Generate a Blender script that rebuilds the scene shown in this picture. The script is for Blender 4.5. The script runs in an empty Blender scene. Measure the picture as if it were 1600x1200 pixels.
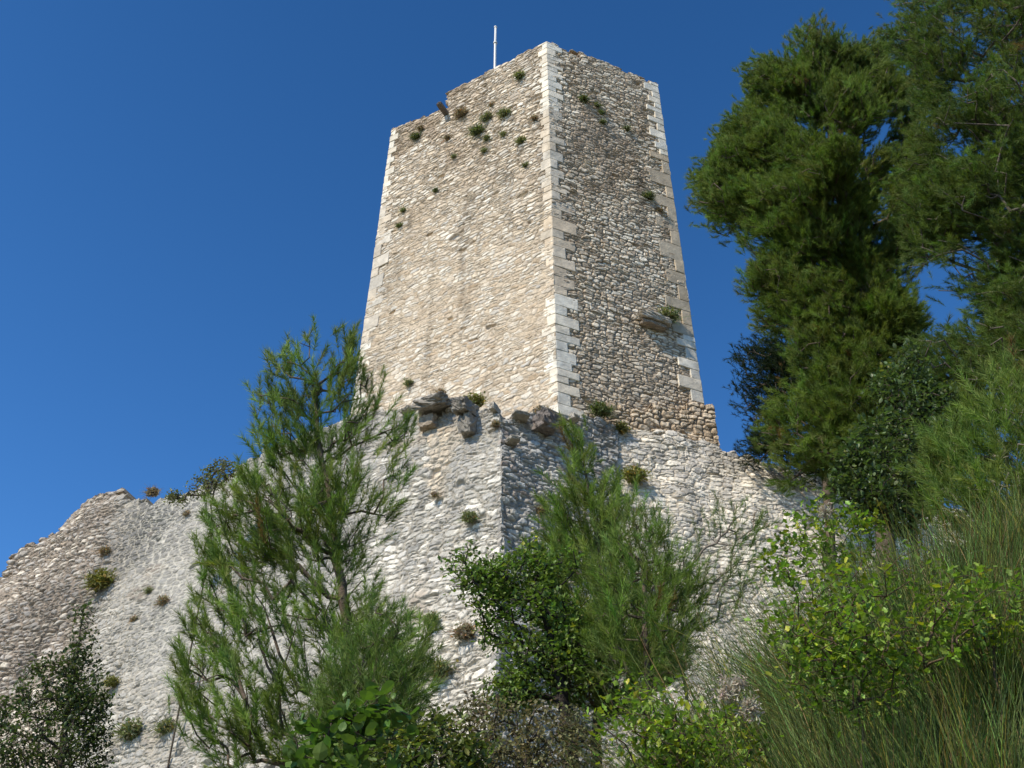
import bpy, bmesh, math, random
import numpy as np

# ------------------------------------------------------------------ camera, sky, sun, exposure
sc = bpy.context.scene
COL = sc.collection
F = 1700.0; TH = math.radians(38.0); CAM = np.array([0.0, 0.0, 1.6])
cd = bpy.data.cameras.new('camera'); cam = bpy.data.objects.new('camera', cd); COL.objects.link(cam)
cam.location = CAM; cam.rotation_euler = (math.radians(90) + TH, 0, 0)
cd.sensor_width = 36.0; cd.lens = 36.0 * F / 1600.0; cd.clip_start = 0.05; cd.clip_end = 5000
sc.camera = cam
SUN_AZ = math.radians(46); SUN_EL = math.radians(47)
sdir = np.array([-math.sin(SUN_AZ) * math.cos(SUN_EL), -math.cos(SUN_AZ) * math.cos(SUN_EL), math.sin(SUN_EL)])
w = bpy.data.worlds.new('World'); sc.world = w; w.use_nodes = True
nt = w.node_tree; bg = nt.nodes['Background']; bg.inputs['Strength'].default_value = 0.118
sky = nt.nodes.new('ShaderNodeTexSky'); sky.sky_type = 'NISHITA'; sky.sun_disc = False
sky.sun_elevation = SUN_EL; sky.sun_rotation = math.atan2(sdir[0], sdir[1]) % (2 * math.pi)
sky.altitude = 600; sky.air_density = 1.0; sky.dust_density = 0.15; sky.ozone_density = 3.5
hs = nt.nodes.new('ShaderNodeHueSaturation'); hs.inputs['Saturation'].default_value = 1.27; hs.inputs['Hue'].default_value = .504
hs.inputs['Value'].default_value = 1.0
tcw = nt.nodes.new('ShaderNodeTexCoord'); sxyz = nt.nodes.new('ShaderNodeSeparateXYZ'); mrw = nt.nodes.new('ShaderNodeMapRange')
mrw.inputs['From Min'].default_value = .4; mrw.inputs['From Max'].default_value = .9; mrw.inputs['To Min'].default_value = 1.56; mrw.inputs['To Max'].default_value = .99
nt.links.new(tcw.outputs['Generated'], sxyz.inputs[0]); nt.links.new(sxyz.outputs['Z'], mrw.inputs['Value'])
nt.links.new(mrw.outputs[0], hs.inputs['Value'])      # paler towards the horizon
nt.links.new(sky.outputs[0], hs.inputs['Color']); nt.links.new(hs.outputs[0], bg.inputs['Color'])
sl = bpy.data.lights.new('sun', 'SUN'); sl.energy = 5.0; sl.angle = math.radians(0.53); sl.color = (1.0, 0.912, 0.765)
so = bpy.data.objects.new('sun', sl); COL.objects.link(so)
from mathutils import Vector
so.rotation_euler = Vector(tuple(-sdir)).to_track_quat('-Z', 'Y').to_euler(); so.location = (-20, -20, 40)
sc.view_settings.view_transform = 'Standard'; sc.view_settings.look = 'None'
sc.view_settings.gamma = 1.0; sc.view_settings.exposure = 0.15
sc.view_settings.use_curve_mapping = False
try:
    sc.cycles.max_bounces = 6; sc.cycles.diffuse_bounces = 3; sc.cycles.transmission_bounces = 4
except Exception: pass

# ------------------------------------------------------------------ geometry helpers
def ray(x, y):
    a = (x - 800) / F; b = (600 - y) / F
    return np.array([a, math.cos(TH) - b * math.sin(TH), math.sin(TH) + b * math.cos(TH)])
def atY(x, y, Y): r = ray(x, y); return CAM + r * Y / r[1]
def atZ(x, y, z): r = ray(x, y); return CAM + r * (z - CAM[2]) / r[2]
def onplane(x, y, P, n): r = ray(x, y); return CAM + r * (np.dot(P - CAM, n) / np.dot(r, n))
def project(P):
    d = np.asarray(P) - CAM
    fy = d[..., 1] * math.cos(TH) + d[..., 2] * math.sin(TH)
    up = -d[..., 1] * math.sin(TH) + d[..., 2] * math.cos(TH)
    return 800 + F * d[..., 0] / fy, 600 - F * up / fy
def unit(v):
    v = np.asarray(v, float); return v / (np.linalg.norm(v, axis=-1, keepdims=True) + 1e-12)
def h01(a, b, s):
    a = np.asarray(a).astype(np.int64); b = np.asarray(b).astype(np.int64)
    h = (a * 374761393 + b * 668265263 + s * 1274126177) & 0xFFFFFFFF
    h = ((h ^ (h >> 13)) * 1274126177) & 0xFFFFFFFF
    h = ((h ^ (h >> 15)) * 2246822519) & 0xFFFFFFFF
    h = h ^ (h >> 16)
    return (h & 0xFFFFFF) / float(0xFFFFFF)
def noise(x, y, s=0):
    ix = np.floor(x); iy = np.floor(y); fx = x - ix; fy = y - iy
    fx = fx * fx * (3 - 2 * fx); fy = fy * fy * (3 - 2 * fy)
    a = h01(ix, iy, s); b = h01(ix + 1, iy, s); c = h01(ix, iy + 1, s); d = h01(ix + 1, iy + 1, s)
    return (a + (b - a) * fx) * (1 - fy) + (c + (d - c) * fx) * fy
def fbm(x, y, s=0, o=4):
    t = 0; a = .5; n = 0
    for i in range(o):
        t = t + a * noise(x * 2 ** i, y * 2 ** i, s + i * 17); n += a; a *= .55
    return t / n
def sstep(a, b, x):
    t = np.clip((x - a) / (b - a), 0, 1); return t * t * (3 - 2 * t)
def inpoly(x, y, poly):
    x = np.asarray(x, float); y = np.asarray(y, float); r = np.zeros(x.shape, bool)
    n = len(poly); j = n - 1
    for i in range(n):
        xi, yi = poly[i]; xj, yj = poly[j]
        c = ((yi > y) != (yj > y)) & (x < (xj - xi) * (y - yi) / (yj - yi + 1e-9) + xi)
        r ^= c; j = i
    return r
def polydist(x, y, poly):
    x = np.asarray(x, float); y = np.asarray(y, float); d = np.full(x.shape, 1e9)
    for i in range(len(poly)):
        ax, ay = poly[i - 1]; bx, by = poly[i]; L = (bx - ax) ** 2 + (by - ay) ** 2 + 1e-9
        t = np.clip(((x - ax) * (bx - ax) + (y - ay) * (by - ay)) / L, 0, 1)
        d = np.minimum(d, np.hypot(x - ax - t * (bx - ax), y - ay - t * (by - ay)))
    return d

def mesh_obj(name, V, Fc, mat, parent=None, col=None, smooth=False):
    """V (n,3); Fc (m,k) int array, k = 3 or 4; col (n,3) point colours"""
    V = np.asarray(V, np.float32); Fc = np.asarray(Fc, np.int32); k = Fc.shape[1]
    me = bpy.data.meshes.new(name)
    me.vertices.add(len(V)); me.vertices.foreach_set('co', V.ravel())
    me.loops.add(Fc.size); me.loops.foreach_set('vertex_index', Fc.ravel())
    me.polygons.add(len(Fc)); me.polygons.foreach_set('loop_start', np.arange(0, Fc.size, k, dtype=np.int32))
    me.polygons.foreach_set('use_smooth', np.full(len(Fc), smooth))
    if col is not None:
        a = me.attributes.new('Col', 'FLOAT_COLOR', 'POINT')
        c = np.ones((len(V), 4), np.float32); c[:, :3] = col; a.data.foreach_set('color', c.ravel())
    me.update(calc_edges=True); me.validate()
    me.materials.append(mat)
    o = bpy.data.objects.new(name, me); COL.objects.link(o)
    if parent: o.parent = parent; o.matrix_parent_inverse = parent.matrix_world.inverted()
    return o
def tag(o, label, cat, group=None, kind=None):
    if label: o['label'] = label
    if cat: o['category'] = cat
    if group: o['group'] = group
    if kind: o['kind'] = kind
    return o
def empty(name, loc, label, cat, group=None):
    o = bpy.data.objects.new(name, None); COL.objects.link(o); o.location = loc
    bpy.context.view_layer.update()
    return tag(o, label, cat, group)

class Acc:                         # collects triangles with point colours
    def __init__(s): s.V = []; s.T = []; s.C = []; s.n = 0
    def add(s, V, T, C):
        V = np.asarray(V, float); T = np.asarray(T)
        if T.shape[1] == 4: T = np.concatenate([T[:, [0, 1, 2]], T[:, [0, 2, 3]]])
        C = np.broadcast_to(np.asarray(C, float), V.shape)
        s.V.append(V); s.T.append(T + s.n); s.C.append(C); s.n += len(V)
    def build(s, name, mat, parent=None, smooth=False):
        return mesh_obj(name, np.concatenate(s.V), np.concatenate(s.T), mat, parent, np.concatenate(s.C), smooth)

# ------------------------------------------------------------------ materials
def mat_base(name):
    m = bpy.data.materials.new(name); m.use_nodes = True
    return m, m.node_tree, m.node_tree.nodes['Principled BSDF']
def stone_mat(name, rough=.9, bump=.5, var=.35, scale=9):
    m, t, b = mat_base(name); N = t.nodes.new; L = t.links.new
    at = N('ShaderNodeAttribute'); at.attribute_name = 'Col'
    tc = N('ShaderNodeTexCoord')
    n1 = N('ShaderNodeTexNoise'); n1.inputs['Scale'].default_value = scale; n1.inputs['Detail'].default_value = 8; n1.inputs['Roughness'].default_value = .7
    n2 = N('ShaderNodeTexNoise'); n2.inputs['Scale'].default_value = scale * 6; n2.inputs['Detail'].default_value = 4
    L(tc.outputs['Object'], n1.inputs['Vector']); L(tc.outputs['Object'], n2.inputs['Vector'])
    mr = N('ShaderNodeMapRange'); mr.inputs['From Min'].default_value = .3; mr.inputs['From Max'].default_value = .7
    mr.inputs['To Min'].default_value = 1 - var; mr.inputs['To Max'].default_value = 1 + var * .45
    L(n1.outputs[0], mr.inputs['Value'])
    mx = N('ShaderNodeMix'); mx.data_type = 'RGBA'; mx.blend_type = 'MULTIPLY'; mx.inputs[0].default_value = 1
    L(at.outputs['Color'], mx.inputs[6]); L(mr.outputs[0], mx.inputs[7])
    n3 = N('ShaderNodeTexNoise'); n3.inputs['Scale'].default_value = 1.7; n3.inputs['Detail'].default_value = 9; n3.inputs['Roughness'].default_value = .75
    L(tc.outputs['Object'], n3.inputs['Vector']); m3 = N('ShaderNodeMapRange'); m3.inputs['From Min'].default_value = .56; m3.inputs['From Max'].default_value = .68
    m3.inputs['To Min'].default_value = 0; m3.inputs['To Max'].default_value = .45; L(n3.outputs[0], m3.inputs['Value'])
    mz = N('ShaderNodeMix'); mz.data_type = 'RGBA'; mz.blend_type = 'MULTIPLY'; L(m3.outputs[0], mz.inputs[0]); L(mx.outputs[2], mz.inputs[6]); mz.inputs[7].default_value = (.55, .53, .48, 1)
    L(mz.outputs[2], b.inputs['Base Color'])
    b.inputs['Roughness'].default_value = rough; b.inputs['Specular IOR Level'].default_value = .2
    ad = N('ShaderNodeMath'); ad.operation = 'MULTIPLY_ADD'; ad.inputs[1].default_value = .35
    L(n2.outputs[0], ad.inputs[0]); L(n1.outputs[0], ad.inputs[2])
    bp = N('ShaderNodeBump'); bp.inputs['Strength'].default_value = bump; bp.inputs['Distance'].default_value = .05
    L(ad.outputs[0], bp.inputs['Height']); L(bp.outputs[0], b.inputs['Normal'])
    return m
def leaf_mat(name, trans=.3, rough=.55, tint=(1.15, 1.4, .55), spec=.12):
    m, t, b = mat_base(name); N = t.nodes.new; L = t.links.new
    at = N('ShaderNodeAttribute'); at.attribute_name = 'Col'
    L(at.outputs['Color'], b.inputs['Base Color']); b.inputs['Roughness'].default_value = rough
    b.inputs['Specular IOR Level'].default_value = spec
    mx = N('ShaderNodeMix'); mx.data_type = 'RGBA'; mx.blend_type = 'MULTIPLY'; mx.inputs[0].default_value = 1
    L(at.outputs['Color'], mx.inputs[6]); mx.inputs[7].default_value = (*tint, 1)
    tr = N('ShaderNodeBsdfTranslucent'); L(mx.outputs[2], tr.inputs['Color'])
    ms = N('ShaderNodeMixShader'); ms.inputs[0].default_value = trans
    L(b.outputs[0], ms.inputs[1]); L(tr.outputs[0], ms.inputs[2]); L(ms.outputs[0], t.nodes['Material Output'].inputs['Surface'])
    return m
def bark_mat(name):
    m = stone_mat(name, .9, .8, .5, 14); return m
M_STONE = stone_mat('rubble_stone'); M_ASH = stone_mat('dressed_stone', .85, .5, .38, 3)
M_ROCK = stone_mat('weathered_rock', .92, .9, .5, 6)
M_NEEDLE = leaf_mat('pine_needle', .3, .55); M_LEAF = leaf_mat('broad_leaf', .28, .45, spec=.3)
M_STEM = leaf_mat('green_stem', .12, .5); M_DRY = leaf_mat('dry_plant', .3, .8, (1.1, 1.05, .9), .1)
M_BARK = bark_mat('bark'); M_SOIL = stone_mat('soil', .95, .8, .5, 3)
M_METAL, _t, _b = mat_base('painted_metal'); _b.inputs['Base Color'].default_value = (.62, .62, .6, 1)
_b.inputs['Roughness'].default_value = .45
_n = _t.nodes.new('ShaderNodeTexNoise'); _n.inputs['Scale'].default_value = 12
_r = _t.nodes.new('ShaderNodeMapRange'); _r.inputs['To Min'].default_value = .3; _r.inputs['To Max'].default_value = .6
_t.links.new(_n.outputs[0], _r.inputs['Value']); _t.links.new(_r.outputs[0], _b.inputs['Roughness'])

# ------------------------------------------------------------------ terrain
def ground_z(X, Y):
    X = np.asarray(X, float); Y = np.asarray(Y, float)
    yy = np.where(Y > 0, Y, 0) ; yy = np.where(yy > 26, 26 + (yy - 26) * .12, yy); yy = np.minimum(yy, 42)
    z = .36 * yy
    xr = np.clip(X, 0, 11); z = z + .45 * xr * sstep(0, 4, Y) - .06 * np.clip(-X, 0, 20) * 0
    z = z - .12 * np.clip(-Y, 0, 40)
    z = z + .95 * sstep(.7, 3.2, X) * sstep(3.0, 5.2, Y) * (1 - sstep(9, 14, Y))
    far = np.hypot(X, Y - 10)
    z = z * (1 - sstep(60, 400, far)) + -6 * sstep(60, 400, far)
    return z + (fbm(X * .5, Y * .5, 5) - .5) * .35 + (fbm(X * 3, Y * 3, 9) - .5) * .08
ax = np.sort(np.concatenate([np.linspace(-14, 14, 190), np.sinh(np.linspace(-5, 5, 60)) * 24]))
ay = np.sort(np.concatenate([np.linspace(-2, 24, 180), 10 + np.sinh(np.linspace(-5, 5, 60)) * 24]))
GX, GY = np.meshgrid(ax, ay); GZ = ground_z(GX, GY)
idx = np.arange(GX.size).reshape(GX.shape)
Q = np.stack([idx[:-1, :-1], idx[:-1, 1:], idx[1:, 1:], idx[1:, :-1]], -1).reshape(-1, 4)
gc = np.array([.17, .14, .09]) * (.6 + .8 * fbm(GX * .7, GY * .7, 3)).ravel()[:, None]
gr = sstep(.45, .6, fbm(GX * .4, GY * .4, 33)).ravel()[:, None]
gc = gc * (1 - gr) + np.array([.07, .085, .03]) * gr
tag(mesh_obj('ground', np.stack([GX, GY, GZ], -1).reshape(-1, 3), Q, M_SOIL, None, gc, True), None, None, kind='structure')

# ------------------------------------------------------------------ rubble masonry
def cells(u, v, sx, sy, seed, jit=.8, wt=.4, warp=.35):
    wx = (fbm(u * .9, v * .9, seed + 1, 3) - .5) * warp * 1.6; wy = (fbm(u * .8 + 9, v * 1.3, seed + 2, 3) - .5) * warp * 1.5
    fx = (fbm(u * 6, v * 6, seed + 3, 2) - .5) * .07; fy = (fbm(u * 6 + 5, v * 6, seed + 4, 2) - .5) * .06
    qx = (u + wx + fx) / sx; qy = (v + wy + fy) / sy
    iy = np.floor(qy).astype(np.int64)
    F1 = np.full(u.shape, 9.); F2 = np.full(u.shape, 9.); ID = np.zeros(u.shape, np.int64)
    CX = np.zeros(u.shape); CY = np.zeros(u.shape)
    for dj in (-1, 0, 1):
        row = iy + dj; off = .5 * (row & 1) + h01(row, row * 0, seed + 7) * .5
        ix = np.floor(qx - off).astype(np.int64)
        for di in (-1, 0, 1):
            c = ix + di
            px = c + .5 + off + jit * (h01(c, row, seed + 11) - .5); py = row + .5 + jit * .6 * (h01(c, row, seed + 13) - .5)
            d = (np.abs(qx - px) ** 3.6 + np.abs(qy - py) ** 3.6) ** (1 / 3.6) - wt * (h01(c, row, seed + 17) - .3)
            m = d < F1
            F2 = np.where(m, F1, np.minimum(F2, d)); F1 = np.where(m, d, F1)
            ID = np.where(m, c * 100003 + row, ID); CX = np.where(m, px * sx, CX); CY = np.where(m, py * sy, CY)
    e = (F2 - F1) * .5 * sy * 1.15
    hh = h01(ID, ID * 0, seed + 23); ou = (h01(ID, ID * 0, seed + 29) - .5)     # some stones split into thin slabs or short pairs
    dv = v + wy + fy * 2 - CY - ou * sy * .35; du = u + wx + fx * 2 - CX - ou * sx * .4
    m = hh < .3; e = np.where(m, np.minimum(e, np.abs(dv)), e); CY = np.where(m, CY + np.sign(dv) * sy * .22, CY); ID = np.where(m & (dv > 0), ID + 7000001, ID)
    m = (hh > .3) & (hh < .45); e = np.where(m, np.minimum(e, np.abs(du)), e); CX = np.where(m, CX + np.sign(du) * sx * .22, CX); ID = np.where(m & (du > 0), ID + 9000011, ID)
    return e, ID, CX, CY

def masonry(name, BL, BR, TL, TR, step, style, parent, prof=None, back=.4, seed=0, label=None):
    BL, BR, TL, TR = [np.asarray(p, float) for p in (BL, BR, TL, TR)]
    wid = max(np.linalg.norm(BR - BL), np.linalg.norm(TR - TL)); hei = np.linalg.norm((TL + TR) / 2 - (BL + BR) / 2)
    nu = int(wid / step) + 1; nv = int(hei / step) + 1
    s, t = np.meshgrid(np.linspace(0, 1, nu), np.linspace(0, 1, nv))
    P = ((BL * (1 - s[..., None]) + BR * s[..., None]) * (1 - t[..., None]) + (TL * (1 - s[..., None]) + TR * s[..., None]) * t[..., None])
    Uh = unit((BR - BL) * [1, 1, 0]); n = unit(np.cross(Uh, unit(TL - BL)))
    if n[1] > 0 and abs(n[1]) > .2: n = -n
    Vh = np.cross(n, Uh); Vh = Vh * np.sign(Vh[2])
    d = P - BL; u = d @ Uh; v = d @ Vh
    st = style.copy(); e, ID, CX, CY = cells(u, v, st['sx'], st['sy'], seed, st.get('jit', .8), st.get('wt', .4), st.get('warp', .18))
    cen = BL + CX[..., None] * Uh + CY[..., None] * Vh
    px, py = project(cen)
    r1 = h01(ID, ID * 0, 3); r2 = h01(ID, ID * 0, 5); r3 = h01(ID, ID * 0, 8); r4 = h01(ID, ID * 0, 12)
    col, depth, jw = st['fn'](px, py, r1, r2, r3, u, v)
    prx = sstep(0, 1, e / jw)
    edge = sstep(-.1, 1.0, e / jw)
    wear = .55 + .9 * fbm(u * .6 + 3, v * .6, seed + 80, 3) ** 1.0; depth = depth * wear
    h = depth * (edge - 1) + depth * .75 * (r4 - .5) + ((u - CX) * (r1 - .5) * .22 + (v - CY) * (r2 - .4) * .32) * (depth / .06)
    h += (fbm(u * 9, v * 9, seed + 50, 3) - .5) * st.get('rough', .03) + (fbm(u * .5, v * .5, seed + 60, 2) - .5) * st.get('wave', .08)
    hole = h01(ID, ID * 0, 31) > st.get('holes', .988); h = np.where(hole, h - .11 * sstep(0, 1.2, e / jw), h)
    mort = st['mortar'](px, py, u, v) if callable(st['mortar']) else np.array(st['mortar'])
    mk = (1 - sstep(.25, .75, e / jw))[..., None]
    C = col * (1 - mk) + mort * mk
    C = C * (.86 + .28 * fbm(u * 14, v * 14, seed + 70, 2))[..., None]
    C = C * (1 - .3 * sstep(.55, .8, fbm(u * 1.6, v * .22, seed + 90, 4)))[..., None]      # run-off streaks
    P = P + n * h[..., None]
    if st.get('sag'):
        q = st['sag']; X_, Y_, Z_ = P[..., 0], P[..., 1], P[..., 2]
        for a_, f_, sd_ in ((1, .45, 501), (.25, 1.4, 503), (.06, 3.7, 507)):
            P = P + np.stack([fbm(Z_ * f_ + Y_ * .3 * f_, X_ * f_, sd_, 2) - .5, fbm(Z_ * f_ + 7, X_ * f_ + Y_ * .3 * f_, sd_ + 1, 2) - .5, 0 * Z_], -1) * q * a_
    idx = np.arange(P.shape[0] * P.shape[1]).reshape(P.shape[:2])
    Q = np.stack([idx[:-1, :-1], idx[:-1, 1:], idx[1:, 1:], idx[1:, :-1]], -1)
    if prof is not None:
        pp = np.asarray(prof, float)
        keep = py > np.interp(px, pp[:, 0], pp[:, 1]) + (r3 - .5) * st.get('jag', 3)
        keep = keep.ravel(); kk = keep[Q].sum(-1) >= 2
        Q = Q[kk]
    Q = Q.reshape(-1, 4); V = P.reshape(-1, 3); C = C.reshape(-1, 3)
    if np.dot(np.cross(V[Q[0, 1]] - V[Q[0, 0]], V[Q[0, 3]] - V[Q[0, 0]]), n) < 0: Q = Q[:, ::-1]
    used = np.unique(Q); rm = np.full(len(V), -1); rm[used] = np.arange(len(used)); V = V[used]; C = C[used]; Q = rm[Q]
    E = np.concatenate([Q[:, [i, (i + 1) % 4]] for i in range(4)]); key = np.sort(E, 1); k = key[:, 0] * len(V) + key[:, 1]
    _, inv, cnt = np.unique(k, return_inverse=True, return_counts=True)
    B = E[cnt[inv] == 1]; bv = np.unique(B); mp = np.zeros(len(V), int)
    mp[bv] = np.arange(len(bv)) + len(V); V2 = V[bv] - n * back
    Q = np.concatenate([Q, np.stack([B[:, 1], B[:, 0], mp[B[:, 0]], mp[B[:, 1]]], -1)])
    V = np.concatenate([V, V2]); C = np.concatenate([C, C[bv] * .95])
    o = mesh_obj(name, V, Q, M_STONE, parent, C, False)
    if label: o['label'] = label
    return o, n

def mixc(a, b, t): t = np.asarray(t)[..., None]; return np.asarray(a) * (1 - t) + np.asarray(b) * t
CREAM = np.array([.69, .57, .42]); WHITE = np.array([.80, .73, .61]); BUFF = np.array([.52, .38, .24]); BROWN = np.array([.33, .24, .16])
GREY = np.array([.45, .435, .40]); DGREY = np.array([.26, .25, .235])
def st_towerleft(px, py, r1, r2, r3, u, v):
    c = mixc(CREAM, WHITE, sstep(.1, .85, r1)); c = mixc(c, BUFF, sstep(.7, .95, r2) * .7)
    c = mixc(c, GREY, sstep(.86, .95, r3) * .7)
    blot = fbm(u * .45, v * .45, 77, 3)
    c = mixc(c, BUFF, sstep(.55, .75, blot) * .4)
    top = sstep(430, 230, py + (blot - .5) * 160)
    c = mixc(c * (1 + .12 * top)[..., None], GREY * 1.2, top * .3 * sstep(.3, .8, r2)); c = mixc(c, BROWN, top * sstep(.72, .9, fbm(u * .8, v * .8, 91, 3) + .15) * .7)
    c = c * (.8 + .32 * r3)[..., None]
    return c, .02 + .02 * top, .03 + .005 * top
def st_towerright(px, py, r1, r2, r3, u, v):
    c = mixc(np.array([.66, .54, .39]), np.array([.86, .76, .60]), sstep(.1, .7, r1)); c = mixc(c, BROWN * 1.3, sstep(.6, .9, r2) * .7)
    blot = fbm(u * .6, v * .35, 177, 3)
    c = mixc(c, BROWN, sstep(.5, .68, blot) * .6)
    low = sstep(480, 560, py); c = mixc(c, CREAM * 1.05, low * .5)
    c = c * (.85 + .35 * r3)[..., None]
    return c, .042 - .008 * low, .028 + 0 * low
def st_plinth(px, py, r1, r2, r3, u, v):
    c = mixc(CREAM * 1.2, BUFF * 1.15, sstep(.5, .95, r2) * .7) * (.85 + .3 * r3)[..., None]
    return c, .05 + 0 * px, .04 + 0 * px
def st_b1(px, py, r1, r2, r3, u, v):
    lw = np.array([.80, .75, .65])
    c = mixc(lw, GREY, sstep(.25, .9, r1) * .85); blot = fbm(u * .35, v * .35, 277, 3)
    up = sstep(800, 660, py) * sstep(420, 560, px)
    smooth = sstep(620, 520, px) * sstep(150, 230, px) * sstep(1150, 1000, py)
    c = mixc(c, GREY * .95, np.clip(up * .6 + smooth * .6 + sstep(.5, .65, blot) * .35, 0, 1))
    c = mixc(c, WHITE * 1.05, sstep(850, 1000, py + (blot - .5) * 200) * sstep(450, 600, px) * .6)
    fresh = inpoly(px, py, [(660, 668), (715, 672), (705, 745), (690, 790), (662, 750)])
    c = mixc(c, CREAM * 1.15, fresh * .8)
    rub = sstep(215, 165, px + (py - 780) * .25 + (blot - .5) * 60)
    cr = mixc(np.array([.84, .74, .60]), np.array([.62, .56, .49]), sstep(.3, .8, r2)); cr = mixc(cr, BROWN, sstep(.85, .95, r1) * .7)
    c = mixc(c, cr, rub)
    # dark lichen band and dark chunk on the wall's shoulder
    band = np.exp(-((py - (985 - px * .6)) / 38.) ** 2) * sstep(330, 200, px)
    c = mixc(c, DGREY, np.clip(band * .75 + .45 * np.exp(-(((px - 175) / 55) ** 2 + ((py - 815) / 35) ** 2)), 0, .9))
    c = mixc(c, BROWN * 1.1, sstep(.66, .78, fbm(u * .7, v * 1.2, 377, 3)) * .5)
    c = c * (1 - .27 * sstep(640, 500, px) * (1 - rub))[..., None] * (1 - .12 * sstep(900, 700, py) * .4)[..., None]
    st = sstep(.52, .75, fbm(u * 1.3, v * .35, 411, 4)); c = mixc(c, DGREY * 1.25, st * .45)
    c = c * (.74 + .4 * r3)[..., None]
    dep = .048 + .02 * rub - .014 * smooth + .015 * sstep(.5, .7, blot)
    return c, dep * .72, .032 + .016 * rub
def mort_b1(px, py, u, v):
    smooth = sstep(620, 520, px) * sstep(190, 260, px) * sstep(1150, 1000, py); rub = sstep(215, 165, px + (py - 780) * .25)
    return mixc(mixc(np.array([.44, .40, .33]), np.array([.52, .49, .42]), smooth), np.array([.34, .28, .22]), rub)
def mort_tl(px, py, u, v):
    t = np.clip(sstep(520, 250, py) + (fbm(u * .7, v * .7, 611, 3) - .5) * 1.4, 0, 1)
    return mixc(np.array([.56, .46, .34]), np.array([.46, .37, .265]), t)
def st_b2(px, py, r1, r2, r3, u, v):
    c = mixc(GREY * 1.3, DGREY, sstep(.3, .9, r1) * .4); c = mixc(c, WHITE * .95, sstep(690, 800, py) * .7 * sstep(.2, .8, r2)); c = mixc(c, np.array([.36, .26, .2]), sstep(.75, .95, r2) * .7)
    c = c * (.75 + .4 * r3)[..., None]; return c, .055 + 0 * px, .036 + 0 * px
def st_b3(px, py, r1, r2, r3, u, v):
    c = mixc(WHITE * 1.22, np.array([.6, .56, .5]), sstep(.2, .95, r1)); c = mixc(c, GREY, sstep(.9, .97, r2) * .8)
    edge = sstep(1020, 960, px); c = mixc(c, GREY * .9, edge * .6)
    c = c * (.86 + .26 * r3)[..., None]; return c, .032 + 0 * px, .028 + 0 * px

# --- tower planes
tC = atY(854, 63, 25.3); bC = atY(872, 638, 25.0)
tL = atZ(614, 190, tC[2]); tR = atZ(1027, 132, tC[2])
nL = unit(np.cross(tL - tC, bC - tC)); nL = nL * -np.sign(nL[1]); nR = unit(np.cross(tR - tC, bC - tC)); nR = nR * -np.sign(nR[1])
bL = onplane(550, 640, tC, nL); bR = onplane(1100, 640, tC, nR)
def ext(b, t, z): return b + (t - b) * ((z - b[2]) / (t[2] - b[2]))
ZB, ZT = 17.6, tC[2] + .12
LB, LT, CB_, CT, RB, RT = ext(bL, tL, ZB), ext(bL, tL, ZT), ext(bC, tC, ZB), ext(bC, tC, ZT), ext(bR, tR, ZB), ext(bR, tR, ZT)
tower = empty('stone_tower', (float(bC[0]), float(bC[1] + 3), 17.6), 'tall angular rubble stone tower with pale dressed corner stones, standing above the ruined walls', 'tower')
masonry('rubble_face', LB, CB_, LT, CT, .021, dict(sx=.33, sy=.145, fn=st_towerleft, mortar=mort_tl, rough=.02, jag=3, warp=.16), tower,
        prof=[(560, 215), (611, 204), (640, 190), (690, 170), (697, 170), (698, 140), (730, 127), (760, 112), (800, 90), (840, 70), (860, 66)], back=.5, seed=1, label='sunlit cream rubble face with a notch in its top edge')
masonry('rubble_face', CB_, RB, CT, RT, .021, dict(sx=.28, sy=.13, fn=st_towerright, mortar=(.35, .275, .195), rough=.03, jag=9, warp=.16), tower,
        prof=[(845, 66), (854, 66), (900, 82), (960, 101), (1000, 118), (1030, 134)], back=.5, seed=2, label='darker rubble face raked by the sun')
bk1b, bk1t = LB + [.4, 5.5, 0], LT + [.6, 5, 0]; bk2b, bk2t = RB + [-.9, 5.5, 0], RT + [-1, 5, 0]
cs = dict(sx=.5, sy=.25, fn=st_towerleft, mortar=(.4, .33, .25), rough=.03)
masonry('rear_face', bk1b, LB, bk1t - [0, 0, .8], LT - [0, 0, .8], .12, cs, tower, back=.4, seed=3)
masonry('rear_face', RB, bk2b, RT - [0, 0, .3], bk2t - [0, 0, .8], .12, cs, tower, back=.4, seed=4)
masonry('rear_face', bk2b, bk1b, bk2t - [0, 0, .8], bk1t - [0, 0, .8], .12, cs, tower, back=.4, seed=5)
zt = ZT - 1.2
ring = [p * 1 for p in (LT, CT, RT, bk2t, bk1t)]
rv = []
ctr = sum(ring) / 5
for p in ring: q = p + (ctr - p) * .03; rv.append([q[0], q[1], zt])
rv.append([ctr[0], ctr[1], zt + .1])
mesh_obj('roof_deck', rv, [[i, (i + 1) % 5, 5] for i in range(5)], M_ROCK, tower, np.tile([.35, .32, .27], (6, 1)))

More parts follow.
